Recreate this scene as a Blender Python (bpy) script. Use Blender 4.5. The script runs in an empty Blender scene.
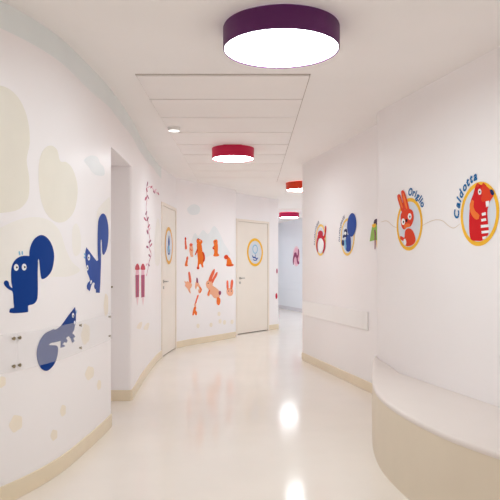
import bpy, bmesh, math, random
from mathutils import Vector
random.seed(7)
scene = bpy.context.scene
COL = scene.collection
F, CX, HY, EYE, CEIL = 630.0, 250.0, 268.0, 1.24, 2.635

# ------------------------------------------------------------------ materials
def s2l(c):
    return tuple(((v/255)/12.92 if v/255 <= .04045 else ((v/255+.055)/1.055)**2.4) for v in c)

def mat(name, rgb, rough=.5, spec=.5, coat=0., noise=0., nscale=4., metal=0., alpha=1., bump=0.):
    m = bpy.data.materials.new(name); m.use_nodes = True
    nt = m.node_tree; b = nt.nodes['Principled BSDF']
    c = (*s2l(rgb), 1)
    b.inputs['Base Color'].default_value = c
    b.inputs['Roughness'].default_value = rough
    b.inputs['Specular IOR Level'].default_value = spec
    b.inputs['Coat Weight'].default_value = coat
    b.inputs['Metallic'].default_value = metal
    b.inputs['Alpha'].default_value = alpha
    if noise:
        tc = nt.nodes.new('ShaderNodeTexCoord')
        n = nt.nodes.new('ShaderNodeTexNoise'); n.inputs['Scale'].default_value = nscale
        n.inputs['Detail'].default_value = 5
        r = nt.nodes.new('ShaderNodeValToRGB')
        r.color_ramp.elements[0].position = .3; r.color_ramp.elements[1].position = .7
        r.color_ramp.elements[0].color = tuple(x*(1-noise) for x in c[:3])+(1,)
        r.color_ramp.elements[1].color = tuple(min(.97, x*(1+noise)) for x in c[:3])+(1,)
        nt.links.new(tc.outputs['Object'], n.inputs['Vector'])
        nt.links.new(n.outputs['Fac'], r.inputs['Fac'])
        nt.links.new(r.outputs['Color'], b.inputs['Base Color'])
        if bump:
            bp = nt.nodes.new('ShaderNodeBump'); bp.inputs['Strength'].default_value = bump
            bp.inputs['Distance'].default_value = .01
            nt.links.new(n.outputs['Fac'], bp.inputs['Height'])
            nt.links.new(bp.outputs['Normal'], b.inputs['Normal'])
    return m

def emis(name, rgb, strength):
    m = bpy.data.materials.new(name); m.use_nodes = True
    nt = m.node_tree; nt.nodes.clear()
    e = nt.nodes.new('ShaderNodeEmission'); o = nt.nodes.new('ShaderNodeOutputMaterial')
    e.inputs['Color'].default_value = (*s2l(rgb), 1); e.inputs['Strength'].default_value = strength
    nt.links.new(e.outputs[0], o.inputs[0])
    return m

M = dict(
    wall=mat('wall_paint', (250,246,247), .35, .4, noise=.012, nscale=1.5),
    wall_r=mat('wall_paint_right', (250,246,246), .4, .35, noise=.012, nscale=1.5),
    wall_far=mat('wall_paint_cool_tint', (234,239,246), .4, .4, noise=.012, nscale=1.5),  # cool daylight cast of the far corridor put into the wall colour
    ceiling=mat('ceiling_paint', (249,245,243), .75, .2, noise=.01, nscale=2),
    panel=mat('ceiling_panel_metal', (249,244,241), .5, .35, noise=.01, nscale=2),
    gap=mat('panel_gap', (176,164,154), .8, .2, noise=.05),
    floor=mat('vinyl_floor', (244,235,226), .12, .38, noise=.02, nscale=2.2),
    base=mat('baseboard_vinyl', (238,223,197), .35, .4, noise=.02, nscale=6),
    base_far=mat('baseboard_grey', (214,214,220), .35, .4, noise=.02, nscale=6),
    spot=emis('spot_diffuser', (255,252,248), 3.0),
    seat=mat('bench_seat_vinyl', (234,224,218), .4, .4, noise=.012, nscale=3),
    bench=mat('bench_front_vinyl', (229,216,196), .45, .35, noise=.02, nscale=3),
    door=mat('door_laminate', (246,237,226), .35, .4, noise=.012, nscale=3),
    frame=mat('door_frame_paint', (243,232,219), .35, .4, noise=.012, nscale=3),
    rail=mat('guard_rail_vinyl', (247,244,242), .35, .4, noise=.01, nscale=3),
    steel=mat('brushed_steel', (190,184,178), .35, .5, metal=.5, noise=.05, nscale=30),
    screw=mat('dull_brass', (150,138,112), .35, .5, metal=.8, noise=.05, nscale=30),
    acrylic=mat('clear_acrylic', (250,249,250), .12, .5, alpha=.13),
    plastic=mat('white_plastic', (245,243,240), .4, .4, noise=.01),
    purple=mat('lamp_purple', (92,28,92), .5, .35, noise=.04, nscale=8),
    crimson=mat('lamp_crimson', (205,20,72), .45, .4, noise=.03, nscale=8),
    orange=mat('lamp_orange', (215,58,18), .45, .4, noise=.03, nscale=8),
    magenta=mat('lamp_magenta', (200,20,88), .45, .4, noise=.03, nscale=8),
    lens=emis('lamp_diffuser', (236,249,253), 16.6),
    lens_small=emis('lamp_diffuser_small', (238,249,253), 22.5),
    lens_fill_cool=emis('lamp_diffuser_cool_fill', (240,249,255), 19.0),  # cool diffuser for added unseen lamps, in place of corridor daylight
    dblue=mat('vinyl_royal_blue', (0,58,138), .5, .12, noise=.02, nscale=9),
    dblue2=mat('vinyl_denim_blue', (40,76,160), .5, .12, noise=.02, nscale=9),
    lblue=mat('vinyl_sky_blue', (130,190,222), .5, .12, noise=.03),
    dwhite=mat('vinyl_white', (248,248,248), .5, .12, noise=.01),
    black=mat('vinyl_black', (30,26,34), .5, .12, noise=.03),
    navy=mat('vinyl_navy', (24,38,92), .5, .12, noise=.03),
    teal=mat('vinyl_teal', (0,104,164), .5, .12, noise=.03),
    gold_pale=mat('vinyl_pale_gold', (248,206,110), .5, .12, noise=.03),
    ink=mat('vinyl_slate', (92,104,140), .5, .12, noise=.03),
    gold=mat('vinyl_gold', (252,192,58), .5, .12, noise=.03),
    ochre=mat('vinyl_ochre', (238,182,92), .5, .12, noise=.03),
    disc=mat('vinyl_grey_blue', (222,226,234), .5, .12, noise=.02),
    red=mat('vinyl_red', (216,28,34), .5, .12, noise=.02),
    redor=mat('vinyl_red_orange', (228,66,34), .5, .12, noise=.02),
    tang=mat('vinyl_tangerine', (246,122,52), .5, .12, noise=.02),
    org=mat('vinyl_orange', (243,120,36), .5, .12, noise=.03),
    dorg=mat('vinyl_burnt_orange', (222,70,22), .5, .12, noise=.03),
    salmon=mat('vinyl_salmon', (246,182,148), .5, .12, noise=.03),
    dsal=mat('vinyl_coral', (238,112,78), .5, .12, noise=.03),
    crim=mat('vinyl_crimson', (196,28,62), .5, .12, noise=.03),
    mauve_d=mat('vinyl_dark_plum', (84,60,84), .5, .12, noise=.03),
    mauve=mat('vinyl_mauve', (150,64,104), .5, .12, noise=.04),
    plum=mat('vinyl_plum', (188,72,112), .5, .12, noise=.04),
    lpink=mat('vinyl_light_pink', (238,186,204), .5, .12, noise=.03),
    pinkd=mat('vinyl_pale_pink', (246,214,220), .5, .12, noise=.02),
    green=mat('vinyl_leaf_green', (150,190,92), .5, .12, noise=.03),
    tree=mat('print_pale_olive', (240,235,223), .4, .35, noise=.02, nscale=5),
    tree2=mat('print_faint_olive', (247,243,237), .4, .35, noise=.015, nscale=5),
    cloud=mat('print_pale_blue', (237,240,242), .4, .35, noise=.02, nscale=5),
    leaf=mat('print_cream', (247,237,221), .4, .35, noise=.03, nscale=7),
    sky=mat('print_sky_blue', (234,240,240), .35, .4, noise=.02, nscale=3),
    thread=mat('print_sand', (226,212,196), .45, .3, noise=.02),
)

# ------------------------------------------------------------------ helpers
def link(name, me, m, parent=None):
    o = bpy.data.objects.new(name, me); COL.objects.link(o)
    if m is not None: me.materials.append(m)
    if parent is not None:
        o.parent = parent
        o.matrix_parent_inverse = parent.matrix_basis.inverted()
    return o

def from_bm(name, bm, m, parent=None, smooth=True, ang=32):
    bmesh.ops.recalc_face_normals(bm, faces=bm.faces[:])
    me = bpy.data.meshes.new(name); bm.to_mesh(me); bm.free()
    if smooth:
        me.shade_smooth(); me.set_sharp_from_angle(angle=math.radians(ang))
    return link(name, me, m, parent)

def thing(name, label, cat, loc=(0,0,0), group=None, kind=None):
    o = bpy.data.objects.new(name, None); COL.objects.link(o)
    o.location = loc; o.empty_display_size = .1
    o['label'] = label; o['category'] = cat
    if group: o['group'] = group
    if kind: o['kind'] = kind
    return o

def tag(o, label, cat, group=None):
    o['label'] = label; o['category'] = cat
    if group: o['group'] = group
    return o

def struct(o, label=None, cat=None):
    o['kind'] = 'structure'
    if label: o['label'] = label; o['category'] = cat
    return o

def add_box(bm, x0, x1, y0, y1, z0, z1, bev=0.):
    r = bmesh.ops.create_cube(bm, size=1)
    for v in r['verts']:
        v.co = Vector(((x0+x1)/2+v.co.x*(x1-x0), (y0+y1)/2+v.co.y*(y1-y0), (z0+z1)/2+v.co.z*(z1-z0)))
    if bev:
        es = list({e for v in r['verts'] for e in v.link_edges})
        bmesh.ops.bevel(bm, geom=es, offset=bev, segments=2, affect='EDGES', profile=.6)

def lathe(bm, prof, loc, n=64):
    """prof: list of (r, z); closes on the axis where r==0"""
    rings = []
    for r, z in prof:
        if r <= 1e-6:
            rings.append([bm.verts.new((loc[0], loc[1], loc[2]+z))])
        else:
            rings.append([bm.verts.new((loc[0]+r*math.cos(2*math.pi*k/n), loc[1]+r*math.sin(2*math.pi*k/n), loc[2]+z)) for k in range(n)])
    for a, b in zip(rings, rings[1:]):
        for k in range(n):
            k2 = (k+1) % n
            if len(a) == 1: bm.faces.new((a[0], b[k], b[k2]))
            elif len(b) == 1: bm.faces.new((a[k], a[k2], b[0]))
            else: bm.faces.new((a[k], a[k2], b[k2], b[k]))

def catmull(pts, step=.04, closed=False, k=12):
    out = []
    n = len(pts)
    rng = range(n if closed else n-1)
    for i in rng:
        p1, p2 = Vector(pts[i]), Vector(pts[(i+1) % n])
        p0 = Vector(pts[i-1]) if (closed or i > 0) else p1*2-p2
        p3 = Vector(pts[(i+2) % n]) if (closed or i+2 < n) else p2*2-p1
        # centripetal parameters
        t0 = 0; t1 = t0+max(1e-5, (p1-p0).length**.5); t2 = t1+max(1e-5, (p2-p1).length**.5); t3 = t2+max(1e-5, (p3-p2).length**.5)
        m = max(2, int((p2-p1).length/step)+1) if step else k
        for j in range(m):
            t = t1+(t2-t1)*j/m
            a1 = p0*((t1-t)/(t1-t0))+p1*((t-t0)/(t1-t0))
            a2 = p1*((t2-t)/(t2-t1))+p2*((t-t1)/(t2-t1))
            a3 = p2*((t3-t)/(t3-t2))+p3*((t-t2)/(t3-t2))
            b1 = a1*((t2-t)/(t2-t0))+a2*((t-t0)/(t2-t0))
            b2 = a2*((t3-t)/(t3-t1))+a3*((t-t1)/(t3-t1))
            out.append(b1*((t2-t)/(t2-t1))+b2*((t-t1)/(t2-t1)))
    if not closed: out.append(Vector(pts[-1]))
    return [Vector((p[0], p[1])) for p in out]

class Wall:
    """a vertical surface over a plan curve; side=+1: the room is to the right of the direction of travel"""
    def __init__(self, pts, side=1, smooth=True):
        self.p = catmull(pts) if smooth else [Vector(q) for q in pts]
        self.side = side
        self.s = [0.]
        for a, b in zip(self.p, self.p[1:]): self.s.append(self.s[-1]+(b-a).length)
        self.L = self.s[-1]
        seg = []
        for a, b in zip(self.p, self.p[1:]):
            d = (b-a).normalized(); seg.append(Vector((d.y, -d.x))*side)
        self.n = [seg[0]]+[(a+b).normalized() for a, b in zip(seg, seg[1:])]+[seg[-1]]
    def at(self, s, h=0.):
        s2 = min(max(s, 0.), self.L)
        lo, hi = 0, len(self.s)-1
        while hi-lo > 1:
            m = (lo+hi)//2
            if self.s[m] <= s2: lo = m
            else: hi = m
        t = (s2-self.s[lo])/max(1e-9, self.s[lo+1]-self.s[lo])
        p = self.p[lo].lerp(self.p[lo+1], t); n = self.n[lo].lerp(self.n[lo+1], t).normalized()
        return p+n*h, n
    def s_px(self, px):
        u = (px-CX)/F
        g = [q.x-u*q.y for q in self.p]
        best = None
        for i in range(len(g)-1):
            if (g[i] <= 0 < g[i+1] or g[i] > 0 >= g[i+1]):
                t = g[i]/(g[i]-g[i+1]); y = self.p[i].y*(1-t)+self.p[i+1].y*t
                if y > .3 and (best is None or y < best[1]):
                    best = (self.s[i]+t*(self.s[i+1]-self.s[i]), y)
        if best is None:   # past an end: continue the straight end segment
            k = min(range(len(g)), key=lambda i: abs(g[i]) if self.p[i].y > .3 else 9e9)
            i = 0 if k == 0 else max(0, min(k-1, len(g)-2))
            t = g[i]/((g[i]-g[i+1]) or 1e-9)
            y = self.p[i].y*(1-t)+self.p[i+1].y*t
            best = (self.s[i]+t*(self.s[i+1]-self.s[i]), y)
        return best
    def px(self, x, y):
        s, d = self.s_px(x)
        return Vector((s, EYE-(y-HY)*d/F))
    def s_y(self, Y):
        return min(zip(self.s, self.p), key=lambda q: abs(q[1].y-Y))[0]

def ribbon(name, W, s0, s1, z0, z1, a, b, m, parent=None, bev=0.):
    """solid strip along wall W between offsets a (room side) and b (behind, negative)"""
    ss = [s0]+[s for s in W.s if s0+.004 < s < s1-.004]+[s1]
    bm = bmesh.new(); rows = []
    for s in ss:
        pa, n = W.at(s, a); pb, _ = W.at(s, b)
        if bev:
            ring = [(pb, z0), (W.at(s, a-bev)[0], z0), (pa, z0+bev), (pa, z1-bev), (W.at(s, a-bev)[0], z1), (pb, z1)]
        else:
            ring = [(pb, z0), (pa, z0), (pa, z1), (pb, z1)]
        rows.append([bm.verts.new((p.x, p.y, z)) for p, z in ring])
    k = len(rows[0])
    for r0, r1 in zip(rows, rows[1:]):
        for i in range(k):
            bm.faces.new((r0[i], r0[(i+1) % k], r1[(i+1) % k], r1[i]))
    bm.faces.new(rows[0]); bm.faces.new(rows[-1][::-1])
    return from_bm(name, bm, m, parent)

# ---- decals: thin vinyl shapes in wall coordinates (s along the wall, z up, h off the wall)
def slab(name, W, bm, h0, h1, m, parent, grid=.05):
    ss = [v.co.x for v in bm.verts]
    k0, k1 = math.floor(min(ss)/grid), math.ceil(max(ss)/grid)
    if k1-k0 > 1:
        for k in range(k0+1, k1):
            bmesh.ops.bisect_plane(bm, geom=bm.verts[:]+bm.edges[:]+bm.faces[:], plane_co=(k*grid, 0, 0), plane_no=(1, 0, 0), dist=1e-6)
    for v in bm.verts: v.co.z = h0
    r = bmesh.ops.extrude_face_region(bm, geom=bm.faces[:])
    for e in r['geom']:
        if isinstance(e, bmesh.types.BMVert): e.co.z = h1
    for v in bm.verts:
        p, n = W.at(v.co.x, v.co.z); v.co = Vector((p.x, p.y, v.co.y))
    return from_bm(name, bm, m, parent)

T = .0009
def H0(lay): return .0003 if lay < 0 else .0012+lay*T    # layer -1: mural prints, under all vinyl
def flat(name, W, pts, lay, m, parent, smooth=True):
    """pts in (s, z)"""
    if smooth: pts = catmull(pts, step=0, closed=True, k=4)
    bm = bmesh.new()
    f = bm.faces.new([bm.verts.new((p[0], p[1], 0)) for p in pts])
    f.normal_update()
    bmesh.ops.triangulate(bm, faces=[f], ngon_method='EAR_CLIP')
    return slab(name, W, bm, H0(lay), H0(lay+1)-.0002, m, parent)

class Z:
    """a crop of the photograph: turns crop pixels into wall coordinates"""
    def __init__(self, W, x0, y0, sc): self.W, self.x0, self.y0, self.sc = W, x0, y0, sc
    def q(self, p): return self.W.px(self.x0+p[0]/self.sc, self.y0+p[1]/self.sc)
    def poly(self, name, pts, lay, m, parent, smooth=True):
        return flat(name, self.W, [self.q(p) for p in pts], lay, m, parent, smooth)
    def oval(self, name, c, rx, ry, lay, m, parent, n=20, rot=0):
        cr, sr = math.cos(rot), math.sin(rot)
        pts = []
        for k in range(n):
            a = 2*math.pi*k/n; x, y = rx*math.cos(a), ry*math.sin(a)
            pts.append((c[0]+x*cr-y*sr, c[1]+x*sr+y*cr))
        return self.poly(name, pts, lay, m, parent, False)
    def stroke(self, name, pts, w, lay, m, parent):
        return stroke(name, self.W, [self.q(p) for p in pts], w, lay, m, parent)

def stroke_pts(q, w):
    q = catmull(q, step=0, k=6)
    L, R = [], []
    n = len(q)
    for i, p in enumerate(q):
        d = (q[min(i+1, n-1)]-q[max(i-1, 0)]).normalized(); nn = Vector((-d.y, d.x))
        ww = w*.5*(min(1, .55+3*min(i, n-1-i)/n))
        L.append(p+nn*ww); R.append(p-nn*ww)
    return L, R
def stroke_bm(bm, q, w):
    L, R = stroke_pts(q, w)
    vl = [bm.verts.new((p.x, p.y, 0)) for p in L]; vr = [bm.verts.new((p.x, p.y, 0)) for p in R]
    for i in range(len(vl)-1): bm.faces.new((vr[i], vr[i+1], vl[i+1], vl[i]))
def stroke(name, W, q, w, lay, m, parent):
    bm = bmesh.new(); stroke_bm(bm, q, w)
    return slab(name, W, bm, H0(lay), H0(lay+1)-.0002, m, parent)

def disc(name, W, c, r, lay, m, parent, r_in=0., n=56):
    bm = bmesh.new()
    o = [bm.verts.new((c[0]+r*math.cos(2*math.pi*k/n), c[1]+r*math.sin(2*math.pi*k/n), 0)) for k in range(n)]
    if r_in:
        i_ = [bm.verts.new((c[0]+r_in*math.cos(2*math.pi*k/n), c[1]+r_in*math.sin(2*math.pi*k/n), 0)) for k in range(n)]
        for k in range(n): bm.faces.new((o[k], o[(k+1) % n], i_[(k+1) % n], i_[k]))
    else:
        f = bm.faces.new(o); f.normal_update(); bmesh.ops.triangulate(bm, faces=[f])
    return slab(name, W, bm, H0(lay), H0(lay+1)-.0002, m, parent)

def glyph(ch, size, shear=.18, offset=.03):
    cu = bpy.data.curves.new('glyph', 'FONT'); cu.body = ch; cu.size = size; cu.shear = shear; cu.offset = offset*size
    cu.resolution_u = 3; cu.align_x = 'CENTER'
    o = bpy.data.objects.new('glyph', cu); COL.objects.link(o)
    dg = bpy.context.evaluated_depsgraph_get()
    ev = o.evaluated_get(dg); me = ev.to_mesh()
    vs = [v.co.copy() for v in me.vertices]; fs = [tuple(p.vertices) for p in me.polygons]
    ev.to_mesh_clear(); bpy.data.objects.remove(o); bpy.data.curves.remove(cu)
    w = (max(v.x for v in vs)-min(v.x for v in vs)) if vs else size*.3
    return vs, fs, w

def arc_text(name, W, text, c, r, a0, a1, size, lay, m, parent, flip):
    """letters on an arc, clockwise from a0 to a1 (degrees) as seen from the room; flip: s runs right to left there"""
    gl = [glyph(ch, size) for ch in text]
    adv = [g[2] for g in gl]
    tot = sum(adv); gap = (math.radians(a0-a1)*r-tot)/(len(text)-1)
    pos = 0; bm = bmesh.new()
    for (vs, fs, w) in gl:
        a = math.radians(a0)-(pos+w/2)/r; pos += w+gap
        mid = (max(v.x for v in vs)+min(v.x for v in vs))/2
        tx, ty = math.sin(a), -math.cos(a); ox, oy = math.cos(a), math.sin(a)
        nv = []
        for v in vs:
            x, y = v.x-mid, v.y
            X = (r+y)*ox+x*tx; Y = (r+y)*oy+x*ty
            nv.append(bm.verts.new((c[0]+(-X if flip else X), c[1]+Y, 0)))
        for f in fs:
            try: bm.faces.new([nv[i] for i in f])
            except ValueError: pass
    return slab(name, W, bm, H0(lay), H0(lay+1)-.0002, m, parent)

# ------------------------------------------------------------------ the setting
bm = bmesh.new(); add_box(bm, -3.2, 4.8, -4.6, 22.6, -.12, 0); struct(from_bm('floor', bm, M['floor']), 'pale cream glossy vinyl floor', 'floor')
bm = bmesh.new(); add_box(bm, -3.2, 4.8, -4.6, 22.6, CEIL, CEIL+.12); struct(from_bm('ceiling', bm, M['ceiling']), 'smooth beige white ceiling', 'ceiling')

TH = -.12
near_curve = [(-2.6,-4.3), (-2.55,-1.), (-2.3,.8), (-1.85,2.2), (-1.5,2.9), (-1.268,3.36), (-1.155,3.78), (-1.112,4.28), (-1.092,4.7), (-1.088,4.93)]
WL = Wall(near_curve, 1)
nicheA = Wall([(-1.088,4.93), (-1.092,4.945), (-1.11,4.95), (-1.95,4.95)], 1, False)
struct(ribbon('wall_left', WL, 0, WL.L, 0, CEIL, 0, TH, M['wall']), 'pale curved mural wall in the left foreground', 'wall')
struct(ribbon('wall_recess_near', nicheA, .04, nicheA.L, 0, CEIL, 0, TH, M['wall']), 'near side of the doorway recess', 'wall')
struct(ribbon('wall_recess_near', nicheA, 0, .04, 0, CEIL, 0, -.02, M['wall']), 'rounded near corner of the doorway recess', 'wall')
jamb = [(-1.95,5.885), (-1.145,5.885), (-1.123,5.892), (-1.113,5.915)]
mid_curve = [(-1.113,5.915), (-1.125,6.15), (-1.17,6.75), (-1.212,7.66), (-1.232,8.3), (-1.228,8.72)]
WM = Wall(mid_curve, 1)
WJ = Wall(jamb, 1, False)
struct(ribbon('wall_recess_far', WJ, 0, WJ.L, 0, CEIL, 0, -.1, M['wall']), 'blank cream side of the doorway recess', 'wall')
struct(ribbon('wall_left_far', WM, 0, WM.L, 0, CEIL, 0, TH, M['wall']), 'pale wall section beside the left door', 'wall')
WH = Wall([(-1.088,4.93), (-1.09,5.2), (-1.098,5.55), (-1.113,5.915)], 1)
struct(ribbon('wall_left_header', WH, 0, WH.L, 2.19, CEIL, 0, TH, M['wall']), 'wall strip over the doorway recess', 'wall')
bm = bmesh.new(); add_box(bm, -1.95, -1.15, 4.94, 5.90, 2.1915, 2.3); struct(from_bm('trim_recess', bm, M['wall']), 'soffit of the doorway recess', 'soffit')
bm = bmesh.new(); add_box(bm, -2.07, -1.95, 4.8, 6.1, 0, CEIL); struct(from_bm('wall_recess_back', bm, M['wall']), 'back of the doorway recess', 'wall')

D1 = Wall([(-1.228,8.72), (-1.147,9.74)], 1, False)
struct(ribbon('wall_left_header', D1, 0, D1.L, 2.15, CEIL, 0, TH, M['wall']), 'wall strip over the left door', 'wall')
WB = Wall([(-1.147,9.74), (-1.09,9.86), (-.97,10.12), (-.82,10.36), (-.56,10.78), (-.285,11.25), (-.262,11.29)], 1)
struct(ribbon('wall_back', WB, 0, WB.L, 0, CEIL, 0, TH, M['wall']), 'curved wall between the two doors', 'wall')
D2 = Wall([(-.262,11.69), (.375,12.60)], 1, False)
# the back door sits a little deeper than the mural wall
D2 = Wall([(-.262,11.69), (.375,12.60)], 1, False)
struct(ribbon('wall_back_return', Wall([(-.262,11.29), (-.262,11.69)], 1, False), 0, .4, 0, CEIL, 0, TH, M['wall']), 'short return beside the back door', 'wall')
struct(ribbon('wall_back_header', D2, 0, D2.L, 2.15, CEIL, 0, TH, M['wall']), 'wall strip over the back door', 'wall')
WE = Wall([(.375,12.60), (.555,12.80), (.577,12.83), (.577,12.87), (.555,12.93), (-.9,13.1), (-.9,22.55)], 1, False)
struct(ribbon('wall_back_end', WE, 0, WE.L, 0, CEIL, 0, -.1, M['wall']), 'wall end at the corridor corner', 'wall')

WR = Wall([(4.2,9.2), (.80,8.60), (.722,8.575), (.708,8.53), (1.2,6.27), (1.46,5.05), (1.6,4.4)], 1, False)
struct(ribbon('wall_right_far', WR, 0, WR.L, 0, CEIL, 0, -.1, M['wall_r']), 'far section of the right wall', 'wall')
tip = [(1.6,5.80), (1.26,5.80), (1.20,5.785), (1.163,5.745), (1.146,5.68), (1.150,5.61)]
NR0 = (1.57,3.96)
near_right = [(1.150,5.61), (1.35,4.82), (1.57,3.96), (1.85,2.88), (2.15,1.7), (2.4,.2), (2.55,-1.6), (2.6,-4.3)]
WN = Wall(near_right, 1)
WT = Wall(tip, 1, False)
struct(ribbon('wall_right', WN, 0, WN.L, 0, CEIL, 0, TH, M['wall_r']), 'near right wall behind the bench', 'wall')
struct(ribbon('wall_right_end', WT, 0, WT.L, 0, CEIL, 0, -.03, M['wall_r']), 'rounded end of the near right wall', 'wall')
WF = Wall([(-1.0,22.55), (.06,22.5), (.93,19.5), (1.43,17.75), (4.1,8.4)], 1, False)
struct(ribbon('wall_far', WF, 0, WF.L, 0, CEIL, 0, TH, M['wall_far']), 'wall at the corridor end with cool daylight tint in its colour', 'wall')
bm = bmesh.new(); add_box(bm, -2.9, 2.9, -4.45, -4.3, 0, CEIL); struct(from_bm('wall_behind', bm, M['wall']), 'plain wall behind the viewpoint', 'wall')

# baseboards
BH = .10
for nm, W in (('baseboard_left', WL), ('baseboard_left_far', WM), ('baseboard_recess', WJ), ('baseboard_back', WB), ('baseboard_back_end', WE),
              ('baseboard_right_far', WR), ('baseboard_right', WN), ('baseboard_right_end', WT), ('baseboard_far', WF)):
    struct(ribbon(nm, W, 0, W.L, 0, BH, .009, -.003, M['base_far' if nm == 'baseboard_far' else 'base'], None, .003), 'beige vinyl skirting', 'skirting')
# pale sky band printed along the top of the mural
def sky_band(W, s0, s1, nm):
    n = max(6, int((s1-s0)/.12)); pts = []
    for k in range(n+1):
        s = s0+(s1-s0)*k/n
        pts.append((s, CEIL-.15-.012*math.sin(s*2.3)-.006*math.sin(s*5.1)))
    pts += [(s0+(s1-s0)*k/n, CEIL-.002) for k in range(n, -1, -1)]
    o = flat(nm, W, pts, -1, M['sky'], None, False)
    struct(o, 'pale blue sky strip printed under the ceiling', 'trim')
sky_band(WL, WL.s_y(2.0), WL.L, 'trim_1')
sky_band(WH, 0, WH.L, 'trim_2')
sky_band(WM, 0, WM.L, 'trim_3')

# ceiling planks: a field of nine metal panels under a dark recess
px0, px1, py0, py1 = -.825, .435, 4.53, 10.2
bm = bmesh.new(); add_box(bm, px0-.002, px1+.002, py0-.002, py1+.002, CEIL-.0012, CEIL+.001)
pf = struct(from_bm('trim_ceiling', bm, M['gap']), 'dark joint around the ceiling panels', 'trim')
n = 9; dy = (py1-py0)/n
for k in range(n):
    bm = bmesh.new(); add_box(bm, px0+.006, px1-.006, py0+k*dy+.010, py0+(k+1)*dy-.010, CEIL-.015, CEIL-.0005, .002)
    from_bm('ceiling_panel', bm, M['panel'], pf)
# ceiling step line in the corridor
bm = bmesh.new(); add_box(bm, .5, 3., 14.85, 14.93, CEIL-.006, CEIL+.001); struct(from_bm('trim_corridor', bm, M['frame']), 'thin ceiling joint in the corridor', 'trim')

# ------------------------------------------------------------------ doors
def door(nm, W, hinge_right, zt=2.115):
    d = thing(nm, '', 'door', (*W.at(W.L/2)[0], 0)); del d['label'], d['category']; d['kind'] = 'structure'
    fw = .045
    L = W.L
    def box_sz(bm, s0, s1, z0, z1, h0, h1):
        vs = []
        for s, h in ((s0,h0), (s1,h0), (s1,h1), (s0,h1)):
            p, n_ = W.at(s, h); vs.append(p)
        lo = [bm.verts.new((p.x, p.y, z0)) for p in vs]; hi = [bm.verts.new((p.x, p.y, z1)) for p in vs]
        bm.faces.new(lo); bm.faces.new(hi[::-1])
        for i in range(4): bm.faces.new((lo[i], lo[(i+1) % 4], hi[(i+1) % 4], hi[i]))
    bm = bmesh.new()
    box_sz(bm, 0, fw, 0, zt+fw, -.1, .012); box_sz(bm, L-fw, L, 0, zt+fw, -.1, .012); box_sz(bm, fw, L-fw, zt, zt+fw, -.1, .012)
    from_bm('door_frame', bm, M['frame'], d)
    bm = bmesh.new(); box_sz(bm, fw, L-fw, 0, zt, -.11, -.1); from_bm('door_rebate', bm, M['gap'], d)
    bm = bmesh.new(); box_sz(bm, fw+(.004 if hinge_right else .009), L-fw-(.009 if hinge_right else .004), .014, zt-.005, -.045, .004)
    leaf = from_bm('door_leaf', bm, M['door'], d)
    # lever handle with rose and key escutcheon
    hs = fw+.075 if hinge_right else L-fw-.075
    sg = 1 if hinge_right else -1
    p, n_ = W.at(hs, .004)
    def plug(bm, s, z, r, h0, h1, k=14):
        pr = []
        for h in (h0, h1):
            ring = []
            for i in range(k):
                a = 2*math.pi*i/k; q, _ = W.at(s+r*math.cos(a), h); ring.append(bm.verts.new((q.x, q.y, z+r*math.sin(a))))
            pr.append(ring)
        bm.faces.new(pr[0]); bm.faces.new(pr[1][::-1])
        for i in range(k): bm.faces.new((pr[0][i], pr[0][(i+1) % k], pr[1][(i+1) % k], pr[1][i]))
    bm = bmesh.new(); plug(bm, hs, 1.05, .026, .004, .012); plug(bm, hs, 1.05, .010, .012, .05)
    box_sz(bm, min(hs-sg*.008, hs+sg*.095), max(hs-sg*.008, hs+sg*.095), 1.041, 1.059, .04, .056)
    from_bm('door_handle', bm, M['steel'], d)
    bm = bmesh.new(); plug(bm, hs, .965, .024, .004, .011); from_bm('lock_plate', bm, M['steel'], d)
    bm = bmesh.new()
    for zz in (.25, 1.1, 1.9): box_sz(bm, (L-fw-.012) if hinge_right else fw-.004, (L-fw+.004) if hinge_right else fw+.012, zz, zz+.09, .004, .018)
    from_bm('hinge', bm, M['frame'], d)
    return d
door('door_1', D1, True)
door('door_2', D2, True)

# round signs on the doors
for W, cpx, cpy, lab, zz in ((D1, 168.4, 245.7, 'ochre ringed round sign on the left door', (155,215,8.333)),
                         (D2, 254.8, 252.3, 'gold ringed round sign with blue balloon drawing on the back door', (230,210,3.846))):
    c = W.px(cpx, cpy)
    t = thing('door_sign', lab, 'sign', (*W.at(c[0])[0], c[1]-.27), 'round signs on the doors')
    h = 6     # proud of the door leaf face
    disc('backing', W, c, .232, h, M['disc'], t)
    disc('ring', W, c, .272, h+1, M['ochre'] if W is D1 else M['gold'], t, .222)
    sd = 1
    def L(p): return Vector((c[0]+p[0], c[1]+p[1]))
    if W is D2:
        disc('balloon', W, L((.0, .06)), .088, h+1, M['lblue'], t, .07)
        stroke('string', W, [L((0,-.03)), L((.012,-.07)), L((-.005,-.1))], .012, h+1, M['dblue2'], t)
        stroke('ribbon', W, [L((-.1,-.06)), L((-.06,-.1)), L((0,-.1)), L((.05,-.13)), L((.1,-.105))], .026, h+2, M['dblue2'], t)
        stroke('ribbon', W, [L((-.07,-.14)), L((-.02,-.155)), L((.06,-.15))], .016, h+2, M['dblue2'], t)
    else:
        flat('drop', W, [L(p) for p in ((0,.15), (.04,.09), (.055,.04), (.03,.0), (-.03,.0), (-.055,.04), (-.04,.09))], h+1, M['dblue2'], t)
        stroke('curl', W, [L((-.06,.0)), L((-.08,-.06)), L((-.03,-.12)), L((.04,-.11)), L((.08,-.05))], .024, h+1, M['dblue2'], t)
        flat('cup', W, [L(p) for p in ((-.05,-.01), (.05,-.01), (.035,-.09), (-.035,-.09))], h+1, M['lblue'], t)

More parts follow.
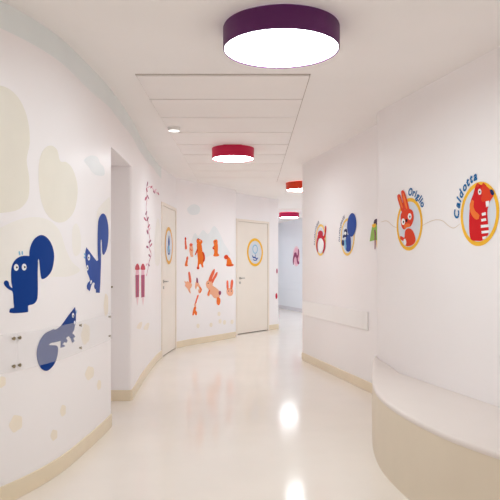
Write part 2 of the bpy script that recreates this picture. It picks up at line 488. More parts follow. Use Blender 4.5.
# ------------------------------------------------------------------ lamps
def lamp(x, y, r, hgt, m, label, lens='lens'):
    t = thing('ceiling_lamp', label, 'ceiling lamp', (x, y, CEIL), 'drum ceiling lamps along the corridor')
    z0 = -hgt
    bm = bmesh.new()
    lathe(bm, [(r-.012, -.004), (r-.003, -.003), (r, -.010), (r, z0+.004), (r-.003, z0), (r-.007, z0), (r-.009, z0+.006), (r-.012, z0+.02)], (x, y, CEIL), 96)
    from_bm('drum', bm, m, t)
    bm = bmesh.new(); lathe(bm, [(0, z0+.004), (r*.6, z0+.0042), (r-.0105, z0+.006), (r-.0105, z0+.010), (0, z0+.010)], (x, y, CEIL), 96)
    from_bm('diffuser', bm, M[lens], t)
    bm = bmesh.new(); lathe(bm, [(0, -.0005), (r-.02, -.0005), (r-.02, -.012), (0, -.012)], (x, y, CEIL), 48)
    from_bm('mounting_plate', bm, M['plastic'], t)
    return t
lamp(.181, 3.655, .337, .132, M['purple'], 'large dark purple drum ceiling lamp nearest in view')
lamp(-.196, 7.28, .243, .137, M['crimson'], 'crimson drum lamp hanging over the ceiling panels', 'lens_small')
lamp(.83, 10.3, .243, .125, M['orange'], 'orange red drum lamp half hidden behind right wall', 'lens_small')
lamp(.985, 15.9, .25, .125, M['magenta'], 'magenta drum lamp at the far corridor end', 'lens_small')
lamp(1.75, 13.2, .25, .125, M['orange'], 'unseen orange drum fill lamp added behind the right wall', 'lens_fill_cool')  # added out of view to brighten the far corridor
lamp(2.1, 10.4, .25, .125, M['crimson'], 'unseen crimson drum fill lamp added behind the right wall')  # another unseen drum added for corridor fill light
lamp(-.25, 15.2, .25, .125, M['orange'], 'unseen orange drum fill lamp added past the back door wall', 'lens_fill_cool')  # added round the corner to throw cool light on the far wall
lamp(-.3, 18.6, .25, .125, M['magenta'], 'unseen magenta drum fill lamp added past the back door wall', 'lens_fill_cool')  # added deeper round the corner, more cool fill for the far wall
lamp(.1, -.3, .335, .135, M['purple'], 'unseen dark purple drum fill lamp added above the viewpoint')  # extra drum added out of frame to fill the foreground with light
lamp(0., -3., .335, .135, M['crimson'], 'unseen crimson drum fill lamp added by the wall behind')  # added behind the camera, more fill for the near walls

# small round ceiling spot
t = thing('ceiling_spot', 'small white round ceiling spot on left ceiling panel edge', 'ceiling spot', (-.747, 6.19, CEIL-.015))
bm = bmesh.new(); lathe(bm, [(0, 0), (.060, 0), (.062, -.004), (.062, -.032), (.059, -.035), (.055, -.035), (.053, -.030)], (-.747, 6.19, CEIL-.015), 40); from_bm('spot_housing', bm, M['plastic'], t)
bm = bmesh.new(); lathe(bm, [(.053, -.031), (.04, -.033), (0, -.034)], (-.747, 6.19, CEIL-.015), 40); from_bm('spot_lens', bm, M['spot'], t)

# ------------------------------------------------------------------ bench
front = catmull([(1.135,5.70), (1.075,5.5), (.995,5.12), (.90,4.66), (.832,4.25), (.803,3.90), (.818,3.58), (.866,3.27), (.935,2.99), (1.015,2.79), (1.09,2.64), (1.25,2.38), (1.46,2.1), (1.72,1.82), (2.02,1.62)], .04)
NB = len(front)
back = []
sA, sB = .02, WN.s_y(1.62)
for i in range(NB):
    back.append(WN.at(sA+(sB-sA)*(i/(NB-1))**1.15, .003)[0])
t = thing('curved_bench', 'long curved built-in bench with pale seat and beige front', 'bench', (1.2, 3.6, 0))
zf, zb = .449, .365
bm = bmesh.new(); rows = []
for f, b in zip(front, back):
    d = b-f
    l = max(d.length, 1e-3); u = d/l
    row = []
    # rounded nose
    prof = [(.02, zf-.03), (.003, zf-.028), (0, zf-.018), (.002, zf-.006), (.009, zf-.0008), (.02, zf)]
    for o, z in prof:
        p = f+u*min(o, l*.5); row.append((p.x, p.y, z))
    for k in range(1, 9):
        q = k/8; p = f+u*(min(.02, l*.5)+(l-min(.02, l*.5))*q)
        row.append((p.x, p.y, zf-(zf-zb)*q*min(1, l/.25)))
    row.append((b.x, b.y, zb-.06))
    rows.append([bm.verts.new(v) for v in row])
k = len(rows[0])
for r0, r1 in zip(rows, rows[1:]):
    for i in range(k): bm.faces.new((r0[i], r0[(i+1) % k], r1[(i+1) % k], r1[i]))
bm.faces.new(rows[0]); bm.faces.new(rows[-1][::-1])
from_bm('seat', bm, M['seat'], t, ang=50)
bm = bmesh.new(); rows = []
for f, b in zip(front, back):
    d = b-f; l = max(d.length, 1e-3); u = d/l
    a = f+u*min(.004, l*.3); c = f+u*min(.03, l*.6)
    rows.append([bm.verts.new((a.x, a.y, 0)), bm.verts.new((a.x, a.y, zf-.028)), bm.verts.new((c.x, c.y, zf-.028)), bm.verts.new((c.x, c.y, 0))])
for r0, r1 in zip(rows, rows[1:]):
    for i in range(4): bm.faces.new((r0[i], r0[(i+1) % 4], r1[(i+1) % 4], r1[i]))
bm.faces.new(rows[0]); bm.faces.new(rows[-1][::-1])
from_bm('front_panel', bm, M['bench'], t)

# ------------------------------------------------------------------ guard rails and clear panels
def rail(W, s0, s1, label, m='rail'):
    t = thing('guard_rail', label, 'guard rail', (*W.at((s0+s1)/2)[0], .61))
    ribbon('rail_board', W, s0, s1, .612, .80, .014, .004, M[m], t, .004)
    ribbon('mounting_strip', W, s0+.03, s1-.03, .64, .77, .0042, .0005, M['gap'], t)
rail(WR, WR.s_px(303.0)[0]+.01, WR.s_px(368.5)[0], 'white wall guard board along far right wall')
rail(WF, 2.0, 7.8, 'white guard board on daylight tinted far wall', 'wall_far')

def plug(bm, W, s, z, r, h0, h1, k=14):
    pr = []
    for h in (h0, h1):
        ring = []
        for i in range(k):
            a = 2*math.pi*i/k; q, _ = W.at(s+r*math.cos(a), h); ring.append(bm.verts.new((q.x, q.y, z+r*math.sin(a))))
        pr.append(ring)
    bm.faces.new(pr[0]); bm.faces.new(pr[1][::-1])
    for i in range(k): bm.faces.new((pr[0][i], pr[0][(i+1) % k], pr[1][(i+1) % k], pr[1][i]))
sj = WL.s_px(15.4)[0]
def panel(s0, s1, screws, label):
    t = thing('clear_panel', label, 'wall panel', (*WL.at((s0+s1)/2)[0], .69), 'clear guard panels on the mural wall')
    ribbon('sheet', WL, s0, s1, .688, .892, .0115, .0075, M['acrylic'], t)
    for s in screws:
        for z in (.716, .864):
            bm = bmesh.new(); plug(bm, WL, s, z, .006, .0005, .0075); plug(bm, WL, s, z, .010, .0116, .0145)
            from_bm('screw', bm, M['screw'], t)
panel(sj-1.5, sj-.003, [WL.s_px(12.3)[0], sj-1.4], 'clear acrylic guard panel cut by left photo edge')
panel(sj+.003, WL.L-.01, [WL.s_px(18.2)[0], WL.s_px(79.3)[0], WL.s_px(108.6)[0]], 'clear acrylic guard panel across the climbing-down squirrel decal')

# small round knob in the recess
bm = bmesh.new(); s = WJ.s_px(112)[0]; plug(bm, WJ, s, 1.063, .009, 0, .02, 16)
tag(from_bm('wall_knob', bm, M['screw']), 'tiny brass knob on the doorway recess side', 'knob')

# ------------------------------------------------------------------ decals on the left mural wall
def decal(name, label, cat, W, px, py, group=None):
    c = W.px(px, py); p = W.at(c[0])[0]
    return thing(name, label, cat, (p.x, p.y, c[1]), group)

G = 'blue squirrel decals'
# upright squirrel
z = Z(WL, 0, 230, 5.5555)
t = decal('squirrel_decal', 'royal blue upright squirrel decal waving, big rounded tail, leftmost', 'wall decal', WL, 20, 312, G)
z.poly('body', [(208,165), (208,240), (208,360), (203,390), (187,410), (160,418), (155,422), (155,453), (150,456), (54,460), (51,456), (54,440), (62,434), (75,432), (74,400), (68,342), (48,330), (30,314), (20,297), (25,283), (38,281), (48,292), (51,308), (67,322), (62,290), (60,240), (65,200), (80,170), (105,150), (135,143), (170,146), (200,152)], 0, M['dblue'], t)
z.poly('tail', [(163,165), (163,110), (180,62), (205,36), (232,28), (262,45), (285,80), (298,130), (296,180), (285,225), (262,258), (238,272), (229,270), (222,235), (213,160), (200,190), (175,190)], 1, M['dblue'], t)
for c in ((88,208), (132,206)):
    e = z.oval('eye', c, 13, 19, 1, M['dwhite'], t)
    z.oval('pupil', (c[0]+3, c[1]), 4.5, 6, 2, M['black'], e)
for a, b in (((104,118), (109,140)), ((121,117), (123,138))):
    z.stroke('whisker', [a, ((a[0]+b[0])/2, (a[1]+b[1])/2), b], .010, 1, M['lblue'], t)

# squirrel climbing down by the recess
z = Z(WL, 80, 240, 8.93)
t = decal('squirrel_decal', 'denim blue squirrel decal clinging head left, tail up, beside recess', 'wall decal', WL, 95, 292, G)
z.poly('body', [(55,65), (46,110), (46,170), (52,230), (65,295), (82,335), (87,362), (68,384), (59,410), (62,436), (84,457), (91,435), (100,402), (116,378), (131,386), (124,412), (130,436), (141,441), (140,470), (174,472), (180,380), (186,200), (186,120), (160,180), (148,190), (110,140)], 0, M['dblue2'], t, False)
z2 = Z(WL, 75, 205, 5.263)
z2.poly('tail', [(122,300), (119,110), (123,75), (135,51), (148,45), (162,60), (172,100), (175,150), (170,210), (160,245), (148,262), (143,250), (138,185), (134,185), (133,300)], 1, M['dblue2'], t)
e = z.oval('eye', (76,155), 11, 28, 1, M['dwhite'], t); z.oval('pupil', (74,158), 4, 8, 2, M['black'], e)
e = z.oval('eye', (63,248), 9, 25, 1, M['dwhite'], t); z.oval('pupil', (61,250), 3.5, 8, 2, M['black'], e)
z.stroke('whisker', [(34,122), (39,128), (46,132)], .012, 1, M['lblue'], t); z.stroke('whisker', [(32,152), (38,156), (45,158)], .012, 1, M['lblue'], t)
z.poly('paw_gap', [(92,362), (102,364), (98,388), (90,392)], 1, M['dwhite'], t)

# squirrel behind the clear panel
z = Z(WL, 30, 295, 6.25)
t = decal('squirrel_decal', 'royal blue squirrel decal leaping up, partly behind the clear panel', 'wall decal', WL, 46, 370, G)
z.poly('body', [(280,75), (262,98), (238,128), (212,165), (192,193), (168,212), (130,226), (110,300), (140,298), (178,290), (190,286), (189,330), (217,322), (213,312), (201,309), (214,294), (225,300), (234,285), (223,270), (240,256), (254,275), (262,301), (276,288), (270,270), (281,262), (273,246), (263,240), (275,215), (285,165), (286,110)], 0, M['dblue'], t, False)
z.poly('tail', [(150,216), (128,222), (100,235), (75,260), (55,295), (42,340), (40,380), (48,420), (65,455), (90,473), (110,472), (140,445), (160,410), (172,360), (172,328), (165,317), (140,314), (116,311), (135,296), (160,270)], 1, M['dblue'], t)
e = z.oval('eye', (267,127), 6.5, 15, 1, M['dwhite'], t); z.oval('pupil', (267,131), 3, 5, 2, M['black'], e)
z.oval('eye', (277,172), 4, 12, 1, M['dwhite'], t)
z.stroke('whisker', [(291,95), (288,105), (287,115)], .008, 1, M['lblue'], t)

I = lambda W: Z(W, 0, 0, 1)
GT = 'pale tree shapes of the mural'
def shape(name, label, cat, W, pts, m, grp=None, lay=-1, smooth=True):
    o = I(W).poly(name, pts, lay, m, None, smooth); tag(o, label, cat, grp); return o
shape('tree_decal', 'tall pale olive tree print at upper left edge', 'wall decal', WL, [(-34,120), (-25,97), (-10,86), (2,86), (13,92), (22,104), (28,122), (29.5,143), (26.5,160), (29,178), (28,198), (19,209), (0,213), (-25,214), (-36,190), (-33,150)], M['tree'], GT)
shape('tree_decal', 'middle sized pale olive tree print above upright squirrel', 'wall decal', WL, [(39.5,160), (44,149), (51,145.5), (57,150), (60,161), (66,162), (73,170), (77.5,188), (75,208), (67,220), (56,222), (46,213), (41,200), (38.5,180)], M['tree'], GT)
shape('bush_decal', 'wide very faint bush print around upright squirrel', 'wall decal', WL, [(-20,240), (0,228), (15,221), (34,217), (50,221), (60,232), (66,250), (72,262), (80,270), (70,276), (40,277), (0,283), (-22,280)], M['tree2'], 'faint bush prints')
shape('bush_decal', 'faint narrow bush print left of clinging squirrel', 'wall decal', WL, [(72,240), (72.5,228), (76,223.5), (79,228), (81,240), (80,252), (75,256), (72.5,250)], M['tree2'], 'faint bush prints')
shape('bush_decal', 'faint tall bush print at recess edge above clinging squirrel', 'wall decal', WL, [(97,226), (97,212), (101,205), (106,200), (109.8,198), (109.9,226), (109.9,244), (104,246), (99,240)], M['tree2'], 'faint bush prints')
shape('cloud_decal', 'pale blue cloud print near the recess top', 'wall decal', WL, [(84,160.5), (88,156.5), (93,155.5), (98,158), (100,163), (104,168), (104.5,174), (98,175.5), (93,173), (89,167)], M['cloud'], 'cloud prints')
leafs = [((2,382), 4.0, 6.0, 'cream leaf print at left edge under clear panel'), ((15.8,423.5), 7.0, 9.0, 'largest cream leaf print low on the mural wall'),
         ((54,435), 3.6, 5.8, 'cream leaf print near left skirting'), ((63,410.5), 3.0, 6, 'faint cream leaf print under the leaping squirrel tail'),
         ((89.5,373), 4.6, 7.2, 'cream leaf print right below the clear panel'), ((99,385), 2.2, 5.2, 'narrow cream leaf print near recess edge'),
         ((85.5,334), 4.6, 11, 'long cream leaf print behind the clear panel'), ((106,305), 2.4, 12, 'greenish cream leaf print at recess edge above clear panel')]
for (cx, cy), rx, ry, lab in leafs:
    pts = []
    for k in range(10):
        a = 2*math.pi*k/10; q = 1 if k % 2 else .84+.1*random.random()
        pts.append((cx+rx*q*math.cos(a), cy+ry*q*math.sin(a)+rx*.25*math.cos(a)*-1))
    shape('leaf_decal', lab, 'wall decal', WL, pts, M['leaf'], 'cream leaf prints on the mural wall')

# ------------------------------------------------------------------ pink crayons and vine beside the left door
z = Z(WM, 130, 220, 5.5555)
for dx, lab in ((0, 'pink crayon decal next to the doorway recess'), (31, 'pink crayon decal on the right, under the vine')):
    t = decal('crayon_decal', lab, 'wall decal', WM, 137+dx/5.55, 304, 'pink crayon decals')
    z.poly('tip', [(27+dx,272), (30+dx,257), (40+dx,242), (50+dx,256), (53+dx,272), (46+dx,277), (34+dx,277)], 0, M['crim'], t)
    z.poly('collar', [(32+dx,277), (49+dx,276), (49+dx,304), (32+dx,305)], 0, M['lpink'], t, False)
    z.poly('barrel', [(30+dx,306), (50+dx,304), (49+dx,428), (31+dx,431)], 0, M['plum'], t, False)
    z.poly('stripe', [(38+dx,308), (43+dx,308), (43+dx,426), (38+dx,427)], 1, M['mauve'], t, False)
    z.poly('butt', [(34+dx,432), (47+dx,430), (45+dx,450), (41+dx,475), (37+dx,455)], 0, M['pinkd'], t, False)
t = decal('vine_decal', 'pink and mauve climbing vine decal left of the left door', 'wall decal', WM, 148, 276)
z = I(WM)
z.stroke('stem', [(147.3,182), (146.5,190), (146.8,199), (146,207), (146.6,216), (148.3,224), (148.6,232), (149.8,240), (149,247), (151,254), (149,262), (147.6,270), (146.6,276)], .018, 0, M['plum'], t)
z.stroke('stem', [(147,188), (150.5,186.5), (154.5,191), (158.8,194.5)], .012, 0, M['lpink'], t)
for i, (x, y, rx, ry, rt, mm) in enumerate([(147.2,184,.7,3.6,.2,'mauve'), (146.6,190,.9,3.2,-.2,'plum'), (145.6,198.5,1.3,3,.3,'plum'), (147.8,197,.8,3.4,-.4,'mauve'),
        (151.2,187,.9,2.2,.6,'plum'), (153.8,192,.9,2.4,-.5,'mauve'), (155.4,190,.7,2,.5,'lpink'), (158.2,193.6,.7,2.4,-.4,'plum'),
        (146,213,.9,3,.3,'mauve'), (144.8,219,1.1,3.2,-.5,'plum'), (147.4,219,1.1,3.4,.4,'mauve'), (148.6,226,1.1,3,.5,'plum'), (147.3,232,1.1,3.4,-.2,'mauve'),
        (149.4,229,.8,2.6,.4,'lpink'), (149.6,241.5,1.3,2.8,.6,'mauve'), (147.2,247,1.5,2.2,-.6,'mauve'), (150.8,245,1,2.8,.5,'plum'),
        (149.2,255.5,1.1,2.2,-.5,'mauve'), (146.6,264.5,1.1,2,.5,'lpink'), (148.8,265,.8,2,-.3,'mauve'), (146.4,274.5,.8,1.8,.4,'lpink')]):
    z.oval('leaf', (x, y), rx*.62, ry*.72, 1, M[mm], t, 12, rt)
shape('tree_decal', 'narrow pale olive tree print left of the left door', 'wall decal', WM, [(155,262), (154.5,240), (156,224), (158,218), (160,226), (160.8,244), (159.8,262), (157.5,266)], M['tree2'], GT)
for (x, y, lab) in ((139,326,'small cream leaf print under left pink crayon'), (146,327,'small cream leaf print under right pink crayon')):
    shape('leaf_decal', lab, 'wall decal', WM, [(x-2.5,y+1.6), (x,y-3), (x+3.2,y-3.4), (x+2,y+1.8), (x-.5,y+3)], M['leaf'], 'small cream prints below the crayons')

# ------------------------------------------------------------------ orange animals between the doors
GA = 'orange animal decals between the doors'
z = Z(WB, 176, 220, 5.5555)
shape('mountain_decal', 'pale blue mountain print behind the orange animals', 'wall decal', WB, [(190,252), (191.5,240), (195,233), (198,236), (203,230), (208,234), (214,226), (219,232), (224,243), (230,254), (222,258), (212,255), (204,258), (194,256)], M['cloud'])
shape('cloud_decal', 'pale blue cloud print high between the doors', 'wall decal', WB, [(187,209.5), (191,205), (196,204.5), (200,208), (199,213), (194,215), (189,213.5)], M['cloud'], 'cloud prints')
def animal(nm, label, x, y): return decal(nm, label, 'wall decal', WB, 176+x/5.5555, 220+y/5.5555, GA)
t = animal('marmot_decal', 'thin brownish orange marmot decal at far left, upper row', 54, 165)
z.poly('body', [(50,108), (55,112), (58,135), (61,160), (50,162), (49,140), (48,120)], 0, M['dsal'], t); z.oval('head', (52,104), 4.5, 9, 1, M['dorg'], t)
t = animal('marmot_decal', 'salmon marmot decal leaning beside the big standing one', 84, 205)
z.poly('body', [(76,145), (90,143), (95,165), (93,190), (96,203), (82,204), (76,185), (73,165)], 0, M['salmon'], t); z.oval('head', (83,138), 9, 9, 1, M['dsal'], t)
z.stroke('arm', [(77,158), (83,168), (91,166)], .02, 1, M['dsal'], t)
t = animal('marmot_decal', 'tallest bright orange marmot decal standing in upper row', 132, 270)
z.poly('body', [(117,128), (138,128), (144,150), (147,175), (153,200), (154,230), (150,245), (152,262), (143,262), (138,246), (130,246), (126,268), (117,270), (119,250), (121,225), (118,190), (116,160)], 0, M['org'], t)
z.poly('head', [(114,112), (118,103), (124,106), (132,106), (138,110), (146,116), (145,128), (134,134), (120,132), (114,124)], 1, M['org'], t)
z.stroke('tail', [(150,232), (156,215), (154,195), (147,178)], .045, 1, M['dorg'], t)
z.poly('foot', [(116,262), (127,260), (128,272), (116,272)], 1, M['dorg'], t)
z.stroke('arm', [(120,160), (112,180), (106,194)], .03, 1, M['dorg'], t)
z.oval('nose', (123,106), 4, 5, 2, M['mauve'], t); z.oval('eye', (132,116), 2, 3, 2, M['dwhite'], t)
t = animal('marmot_decal', 'orange marmot decal standing upright on the right, upper row', 222, 200)
z.poly('body', [(212,130), (230,130), (233,160), (232,185), (240,194), (237,200), (207,199), (211,185), (210,155)], 0, M['org'], t)
z.poly('head', [(207,118), (214,110), (227,110), (231,122), (228,136), (214,138), (208,128)], 1, M['tang'], t)
z.stroke('arm', [(213,146), (204,156), (212,162)], .025, 1, M['dorg'], t); z.oval('eye', (217,120), 2, 3, 2, M['black'], t)
t = animal('marmot_decal', 'orange marmot decal sitting hunched nearest the back door', 293, 255)
z.poly('body', [(284,206), (296,208), (306,225), (312,243), (320,247), (318,254), (278,253), (281,240), (282,225)], 0, M['org'], t)
z.poly('head', [(266,206), (272,196), (282,194), (290,202), (288,214), (276,218), (268,213)], 1, M['dorg'], t)
z.stroke('foot', [(278,251), (296,252), (316,251)], .02, 1, M['dorg'], t)
t = animal('marmot_decal', 'small orange marmot decal sitting far left, below thin one', 58, 255)
z.poly('body', [(57,222), (65,224), (63,245), (66,254), (49,254), (51,238)], 0, M['tang'], t); z.poly('head', [(58,206), (66,203), (67,216), (62,226), (56,220)], 1, M['dsal'], t)
t = animal('rabbit_decal', 'salmon rabbit decal with raised ear at far left, lower row', 68, 410)
z.poly('body', [(52,352), (62,340), (76,348), (88,356), (86,372), (78,384), (82,408), (72,400), (62,380), (50,366)], 0, M['salmon'], t)
z.poly('ear', [(68,290), (75,288), (82,315), (84,348), (74,346), (70,320)], 1, M['dsal'], t); z.stroke('ear', [(47,340), (55,352), (62,362)], .025, 1, M['salmon'], t)
t = animal('rabbit_decal', 'pale salmon rabbit decal climbing, beside the leaping rabbit', 124, 410)
z.poly('body', [(112,340), (122,345), (132,365), (142,385), (138,402), (128,408), (122,392), (128,380), (118,368), (110,385), (105,372)], 0, M['salmon'], t)
z.poly('ear', [(114,320), (119,324), (122,348), (113,346)], 1, M['mauve'], t); z.stroke('leg', [(130,372), (140,388), (130,404)], .03, 1, M['tang'], t)
t = animal('rabbit_decal', 'largest salmon rabbit decal leaping with long coral ears', 210, 475)
z.poly('body', [(175,374), (192,362), (215,372), (238,392), (248,406), (244,420), (240,436), (246,455), (238,474), (226,464), (230,440), (210,432), (192,412), (182,424), (174,414), (182,394)], 0, M['salmon'], t)
z.poly('head', [(166,350), (176,336), (194,336), (204,352), (200,370), (186,380), (170,374)], 1, M['salmon'], t)
z.poly('ear', [(180,336), (190,305), (205,278), (214,272), (214,288), (204,315), (194,342)], 2, M['dsal'], t)
z.poly('ear', [(196,342), (208,315), (222,292), (230,290), (228,306), (214,330), (203,350)], 2, M['dsal'], t)
z.oval('tail', (243,405), 7, 12, 1, M['mauve'], t); z.oval('eye', (178,352), 2.4, 3.5, 2, M['black'], t)
z.poly('leg', [(228,430), (244,436), (246,456), (238,474), (226,464)], 1, M['tang'], t); z.stroke('arm', [(188,388), (180,405), (176,420)], .04, 1, M['tang'], t)
t = animal('rabbit_decal', 'pale rabbit decal peeking with two upright ears by back door', 298, 420)
z.poly('face', [(282,385), (298,378), (314,383), (318,400), (312,418), (292,420), (281,405)], 0, M['salmon'], t)
z.poly('ear', [(281,338), (288,336), (291,360), (290,386), (283,386)], 1, M['dsal'], t); z.poly('ear', [(306,334), (314,332), (317,345), (311,384), (302,384)], 1, M['dsal'], t)
z.oval('eye', (292,395), 2, 4, 1, M['mauve'], t); z.oval('eye', (307,395), 2, 4, 1, M['mauve'], t)
t = animal('rabbit_decal', 'salmon rabbit decal hopping lowest, under the climbing one', 112, 545)
z4 = Z(WB, 180, 255, 7.69)
z4.poly('ear', [(118,355), (126,330), (134,308), (142,305), (140,325), (130,350), (124,372), (114,372)], 1, M['dsal'], t)
z4.poly('body', [(108,400), (118,392), (124,405), (120,425), (130,440), (128,462), (116,460), (110,448), (104,464), (95,462), (98,435), (102,418)], 0, M['tang'], t)
z4.oval('head', (116,384), 8, 14, 0, M['salmon'], t)
for (x, y, lab) in ((220,321.5,'cream paw print left of two below rabbits'), (224.5,322.5,'cream paw print centred below leaping rabbit'), (236-4,322,'cream paw print nearest the back door'),
                    (198,326,'cream paw print low near left door'), (211,325,'cream paw print low in the middle'), (219,314,'cream paw print just under leaping rabbit')):
    shape('paw_decal', lab, 'wall decal', WB, [(x-1.4,y+1.2), (x-1.2,y-1.6), (x+.8,y-2.2), (x+1.5,y), (x+.6,y+2)], M['leaf'], 'cream paw prints')
# magenta spots at the wall end
for x, y, rx, ry, mm, lab in ((276.9,271,.7,2.6,'plum','small plum spot decal at the corridor corner, upper'), (276.3,296,1.0,3,'crim','small crimson spot decal at the corridor corner, lower')):
    o = I(WE).oval('spot_decal', (x, y), rx, ry, 0, M[mm], None, 14); tag(o, lab, 'wall decal', 'spot decals at the corridor corner')

# ------------------------------------------------------------------ round animal badges on the right walls
GB = 'round animal badges on the right walls'
def badge(label, W, cpx, cpy, r, ringm='gold', discm='disc', wd=.029):
    c = W.px(cpx, cpy)
    t = thing('animal_badge', label, 'wall sign', (*W.at(c[0])[0], c[1]-r), GB)
    disc('backing', W, c, r-wd+.004, 0, M[discm], t)
    disc('ring', W, c, r, 1, M[ringm], t, r-wd)
    return t, c
# 1: Caldotta
t, c = badge('gold ringed badge with red beaver in striped scarf, Caldotta', WN, 479.2, 214, .212)
z = Z(WN, 450, 170, 6.25)
b = z.poly('beaver', [(150,145), (158,115), (166,92), (178,84), (192,92), (204,92), (212,82), (224,92), (236,108), (252,135), (250,200), (240,235), (236,262), (240,330), (244,395), (225,425), (205,441), (170,443), (135,436), (125,400), (122,330), (125,250), (132,195)], 2, M['red'], t)
z.poly('muzzle', [(205,100), (228,100), (252,120), (274,140), (274,162), (262,182), (248,200), (236,205), (222,195), (208,200), (198,180), (206,150), (200,120)], 3, M['redor'], b)
z.stroke('arm', [(147,190), (138,225), (146,260), (164,285), (186,294)], .045, 3, M['tang'], b)
e = z.oval('eye', (189,136), 10.5, 19, 3, M['dwhite'], b); z.oval('pupil', (190,137), 4, 7, 4, M['black'], e)
z.poly('nose', [(254,124), (266,122), (277,134), (280,152), (268,158), (258,146)], 4, M['navy'], b)
z.poly('tooth', [(227,196), (248,192), (250,226), (230,232)], 4, M['dwhite'], b, False)
z.oval('ear', (177,95), 8, 14, 3, M['redor'], b); z.oval('ear', (213,93), 8, 12, 4, M['redor'], b)
for pts in ([(202,270), (226,263), (228,281), (204,287)], [(199,307), (228,301), (230,317), (200,322)], [(196,344), (248,339), (250,355), (197,362)], [(200,382), (248,376), (250,392), (202,398)], [(206,418), (232,412), (226,428), (208,434)]):
    z.poly('scarf_stripe', pts, 3, M['dwhite'], b, False)
arc_text('lettering', WN, 'Caldotta', c, .231, 183, 94, .088, 2, M['teal'], t, False)
# 2: Origlio
t, c = badge('gold ringed badge with orange rabbit, Origlio', WN, 409.3, 224.3, .212)
z = Z(WN, 390, 180, 6.6667)
b = z.poly('rabbit', [(104,338), (124,322), (150,333), (167,368), (173,405), (157,430), (127,441), (106,436), (97,410), (84,404), (70,390), (72,374), (84,378), (98,384)], 2, M['redor'], t)
h = z.poly('head', [(75,230), (92,206), (130,192), (154,208), (161,245), (156,276), (141,308), (116,316), (100,330), (85,320), (76,290)], 3, M['redor'], b)
z.poly('ear', [(52,108), (58,96), (70,98), (84,138), (101,195), (84,214), (66,165)], 4, M['redor'], b); z.poly('inner_ear', [(62,112), (70,118), (90,188), (80,180)], 5, M['tang'], b)
z.poly('ear', [(78,78), (87,68), (99,78), (114,120), (129,180), (134,206), (106,210), (90,145)], 4, M['redor'], b); z.poly('inner_ear', [(88,86), (96,92), (120,192), (112,190)], 5, M['tang'], b)
z.poly('muzzle', [(98,302), (118,290), (138,296), (134,312), (116,316), (102,326)], 4, M['tang'], h)
for cc in ((92,278), (135,243)):
    e = z.oval('eye', cc, 12, 22, 4, M['dwhite'], h); z.oval('pupil', (cc[0]+2, cc[1]+2), 4, 8, 5, M['black'], e)
z.oval('nose', (114,270), 7, 10, 5, M['black'], h)
z.poly('chest', [(94,398), (104,392), (112,412), (108,432), (98,420)], 3, M['dwhite'], b)
arc_text('lettering', WN, 'Origlio', c, .231, 93, 28, .084, 2, M['teal'], t, False)
# marks too small to read, drawn as a row of short strokes
def scribble(W, c, r, a0, a1, nn, t, m='ink'):
    bm = bmesh.new()
    for k in range(nn):
        a = math.radians(a0+(a1-a0)*k/(nn-1)); w = .008
        P = lambda rr, da: Vector((c[0]+rr*math.cos(a+da), c[1]+rr*math.sin(a+da)))
        if k % 3 == 0: stroke_bm(bm, [P(r,-.05), P(r+.022,-.06), P(r+.04,-.01), P(r+.022,.05), P(r+.004,.02)], w)
        elif k % 3 == 1: stroke_bm(bm, [P(r,.0), P(r+.02,.01), P(r+.045,-.01)], w)
        else: stroke_bm(bm, [P(r+.034,-.05), P(r+.012,-.04), P(r+.003,.0), P(r+.014,.05), P(r+.034,.05)], w)
    return slab('lettering', W, bm, H0(2), H0(3)-.0002, M[m], t)
# 3: blue squirrel badge
t, c = badge('gold ringed badge with big tailed blue squirrel', WR, 347.6, 237, .205, 'gold_pale', 'disc', .028)
z = Z(WR, 336, 208, 10.42)
b = z.poly('squirrel', [(112,290), (140,280), (156,310), (158,380), (154,440), (130,456), (110,440), (112,400), (106,340)], 3, M['dblue2'], t)
z.oval('tail', (168,176), 47, 124, 4, M['dblue2'], b, 28, .06)
z.poly('head', [(88,240), (100,215), (116,222), (122,262), (116,300), (98,302), (76,312), (78,290), (92,268)], 4, M['navy'], b)
z.oval('eye', (99,208), 7, 14, 5, M['dwhite'], b); z.oval('eye', (102,264), 11, 18, 5, M['dwhite'], b)
z.poly('arm', [(66,340), (78,330), (88,350), (86,390), (72,392), (62,370)], 3, M['navy'], b)
z.poly('chest', [(88,340), (104,330), (110,400), (106,440), (94,410)], 3, M['lblue'], b)
scribble(WR, c, .226, 186, 112, 11, t)
# 4: crimson animal badge
t, c = badge('gold ringed badge with crimson arched animal, raised tail', WR, 320.7, 240, .195, 'gold_pale', 'disc', .028)
def arch(z, W, t, m, m2, o):
    b = z.stroke('body', o(((68,430), (60,390), (60,330), (72,275), (100,250), (130,275), (146,330), (142,390), (126,440))), .05, 3, M[m], t)
    z.oval('head', o(((100,226),))[0], 28*o.k, 38*o.k, 4, M[m], b); z.stroke('tail', o(((128,280), (146,255), (156,200), (160,135))), .04, 4, M[m2], b)
    z.oval('muzzle', o(((80,256),))[0], 13*o.k, 22*o.k, 5, M[m2], b)
class O:
    def __init__(s, k=1., x=0, y=0): s.k, s.x, s.y = k, x, y
    def __call__(s, pts): return [(p[0]*s.k+s.x, p[1]*s.k+s.y) for p in pts]
arch(Z(WR, 312, 214, 11.35), WR, t, 'crim', 'red', O())
z = Z(WR, 312, 214, 11.35); z.oval('belly', (103,350), 32, 80, 2, M['dwhite'], t)
scribble(WR, c, .214, 190, 110, 10, t)
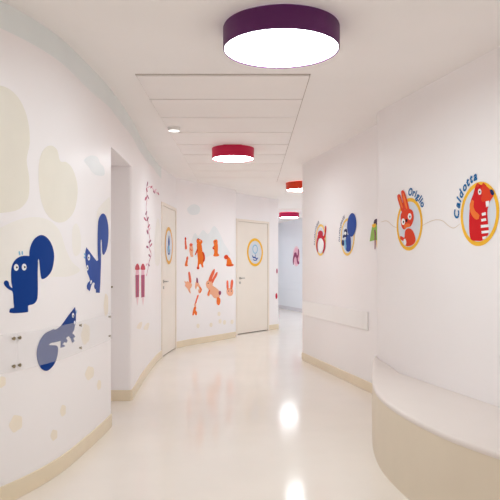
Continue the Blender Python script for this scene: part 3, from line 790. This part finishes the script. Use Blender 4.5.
# 5: green badge cut by the near wall
t, c = badge('green caped animal badge cut off by near right wall edge', WR, 384.5, 238, .19, 'gold_pale', 'disc', .028)
z = Z(WR, 364, 200, 8.93)
b = z.poly('cape', [(78,225), (66,290), (54,370), (100,358), (150,355), (190,330), (180,250), (140,215), (100,212)], 3, M['green'], t, False)
z.poly('head', [(91,210), (94,186), (104,172), (125,170), (150,190), (150,215), (110,222)], 4, M['mauve_d'], b); z.poly('stripe', [(96,270), (104,262), (110,290), (104,440), (99,440), (99,310)], 4, M['mauve'], b, False)
z.poly('collar', [(76,225), (96,212), (112,214), (108,238), (84,244)], 5, M['gold'], b)
scribble(WR, c, .214, 176, 130, 7, t)
# 6: pink badge at the far end
t, c = badge('pale pink badge with magenta arched animal, far wall', WF, 296.4, 256.3, .29, 'pinkd', 'lpink', .05)
z = Z(WF, 290, 240, 16.67)
b = z.stroke('body', [(60,410), (58,350), (66,290), (92,250), (118,290), (126,350), (138,395)], .10, 3, M['mauve'], t)
z.oval('head', (92,240), 22, 34, 4, M['mauve'], b); z.stroke('tail', [(118,295), (136,265), (144,210), (144,150)], .085, 4, M['mauve'], b)
z.oval('paw', (144,380), 14, 26, 4, M['mauve'], b)
# thin sand thread printed between the badges
z = I(WN)
o = z.stroke('thread_decal', [(422,226), (428,222.5), (436,219.8), (443,221), (449,226), (454,228), (460,224)], .006, 0, M['thread'], None)
tag(o, 'thin sand coloured thread line between the rabbit and beaver badges', 'wall decal')
o = z.stroke('thread_decal', [(381,222), (387,221), (393,226), (397.5,228)], .006, 0, M['thread'], None)
tag(o, 'thin sand coloured thread line left of the rabbit badge', 'wall decal')

# ------------------------------------------------------------------ world, camera, render look
w = bpy.data.worlds.new('world'); scene.world = w; w.use_nodes = True
w.node_tree.nodes['Background'].inputs['Color'].default_value = (.9, .95, 1, 1)
w.node_tree.nodes['Background'].inputs['Strength'].default_value = .05
cam = bpy.data.cameras.new('camera'); co = bpy.data.objects.new('camera', cam); COL.objects.link(co)
co.location = (0, 0, EYE); co.rotation_euler = (math.pi/2, 0, 0)
cam.sensor_width = 36; cam.lens = 36*F/500; cam.shift_y = (HY-250)/500; cam.clip_start = .05; cam.clip_end = 100
scene.camera = co
vs = scene.view_settings
vs.view_transform = 'Standard'; vs.look = 'None'; vs.gamma = 1; vs.use_curve_mapping = False
vs.exposure = 0.17
scene.cycles.max_bounces = 14; scene.cycles.diffuse_bounces = 10; scene.cycles.glossy_bounces = 5
scene.cycles.transparent_max_bounces = 16
scene.cycles.use_denoising = True
scene.cycles.sample_clamp_indirect = 6
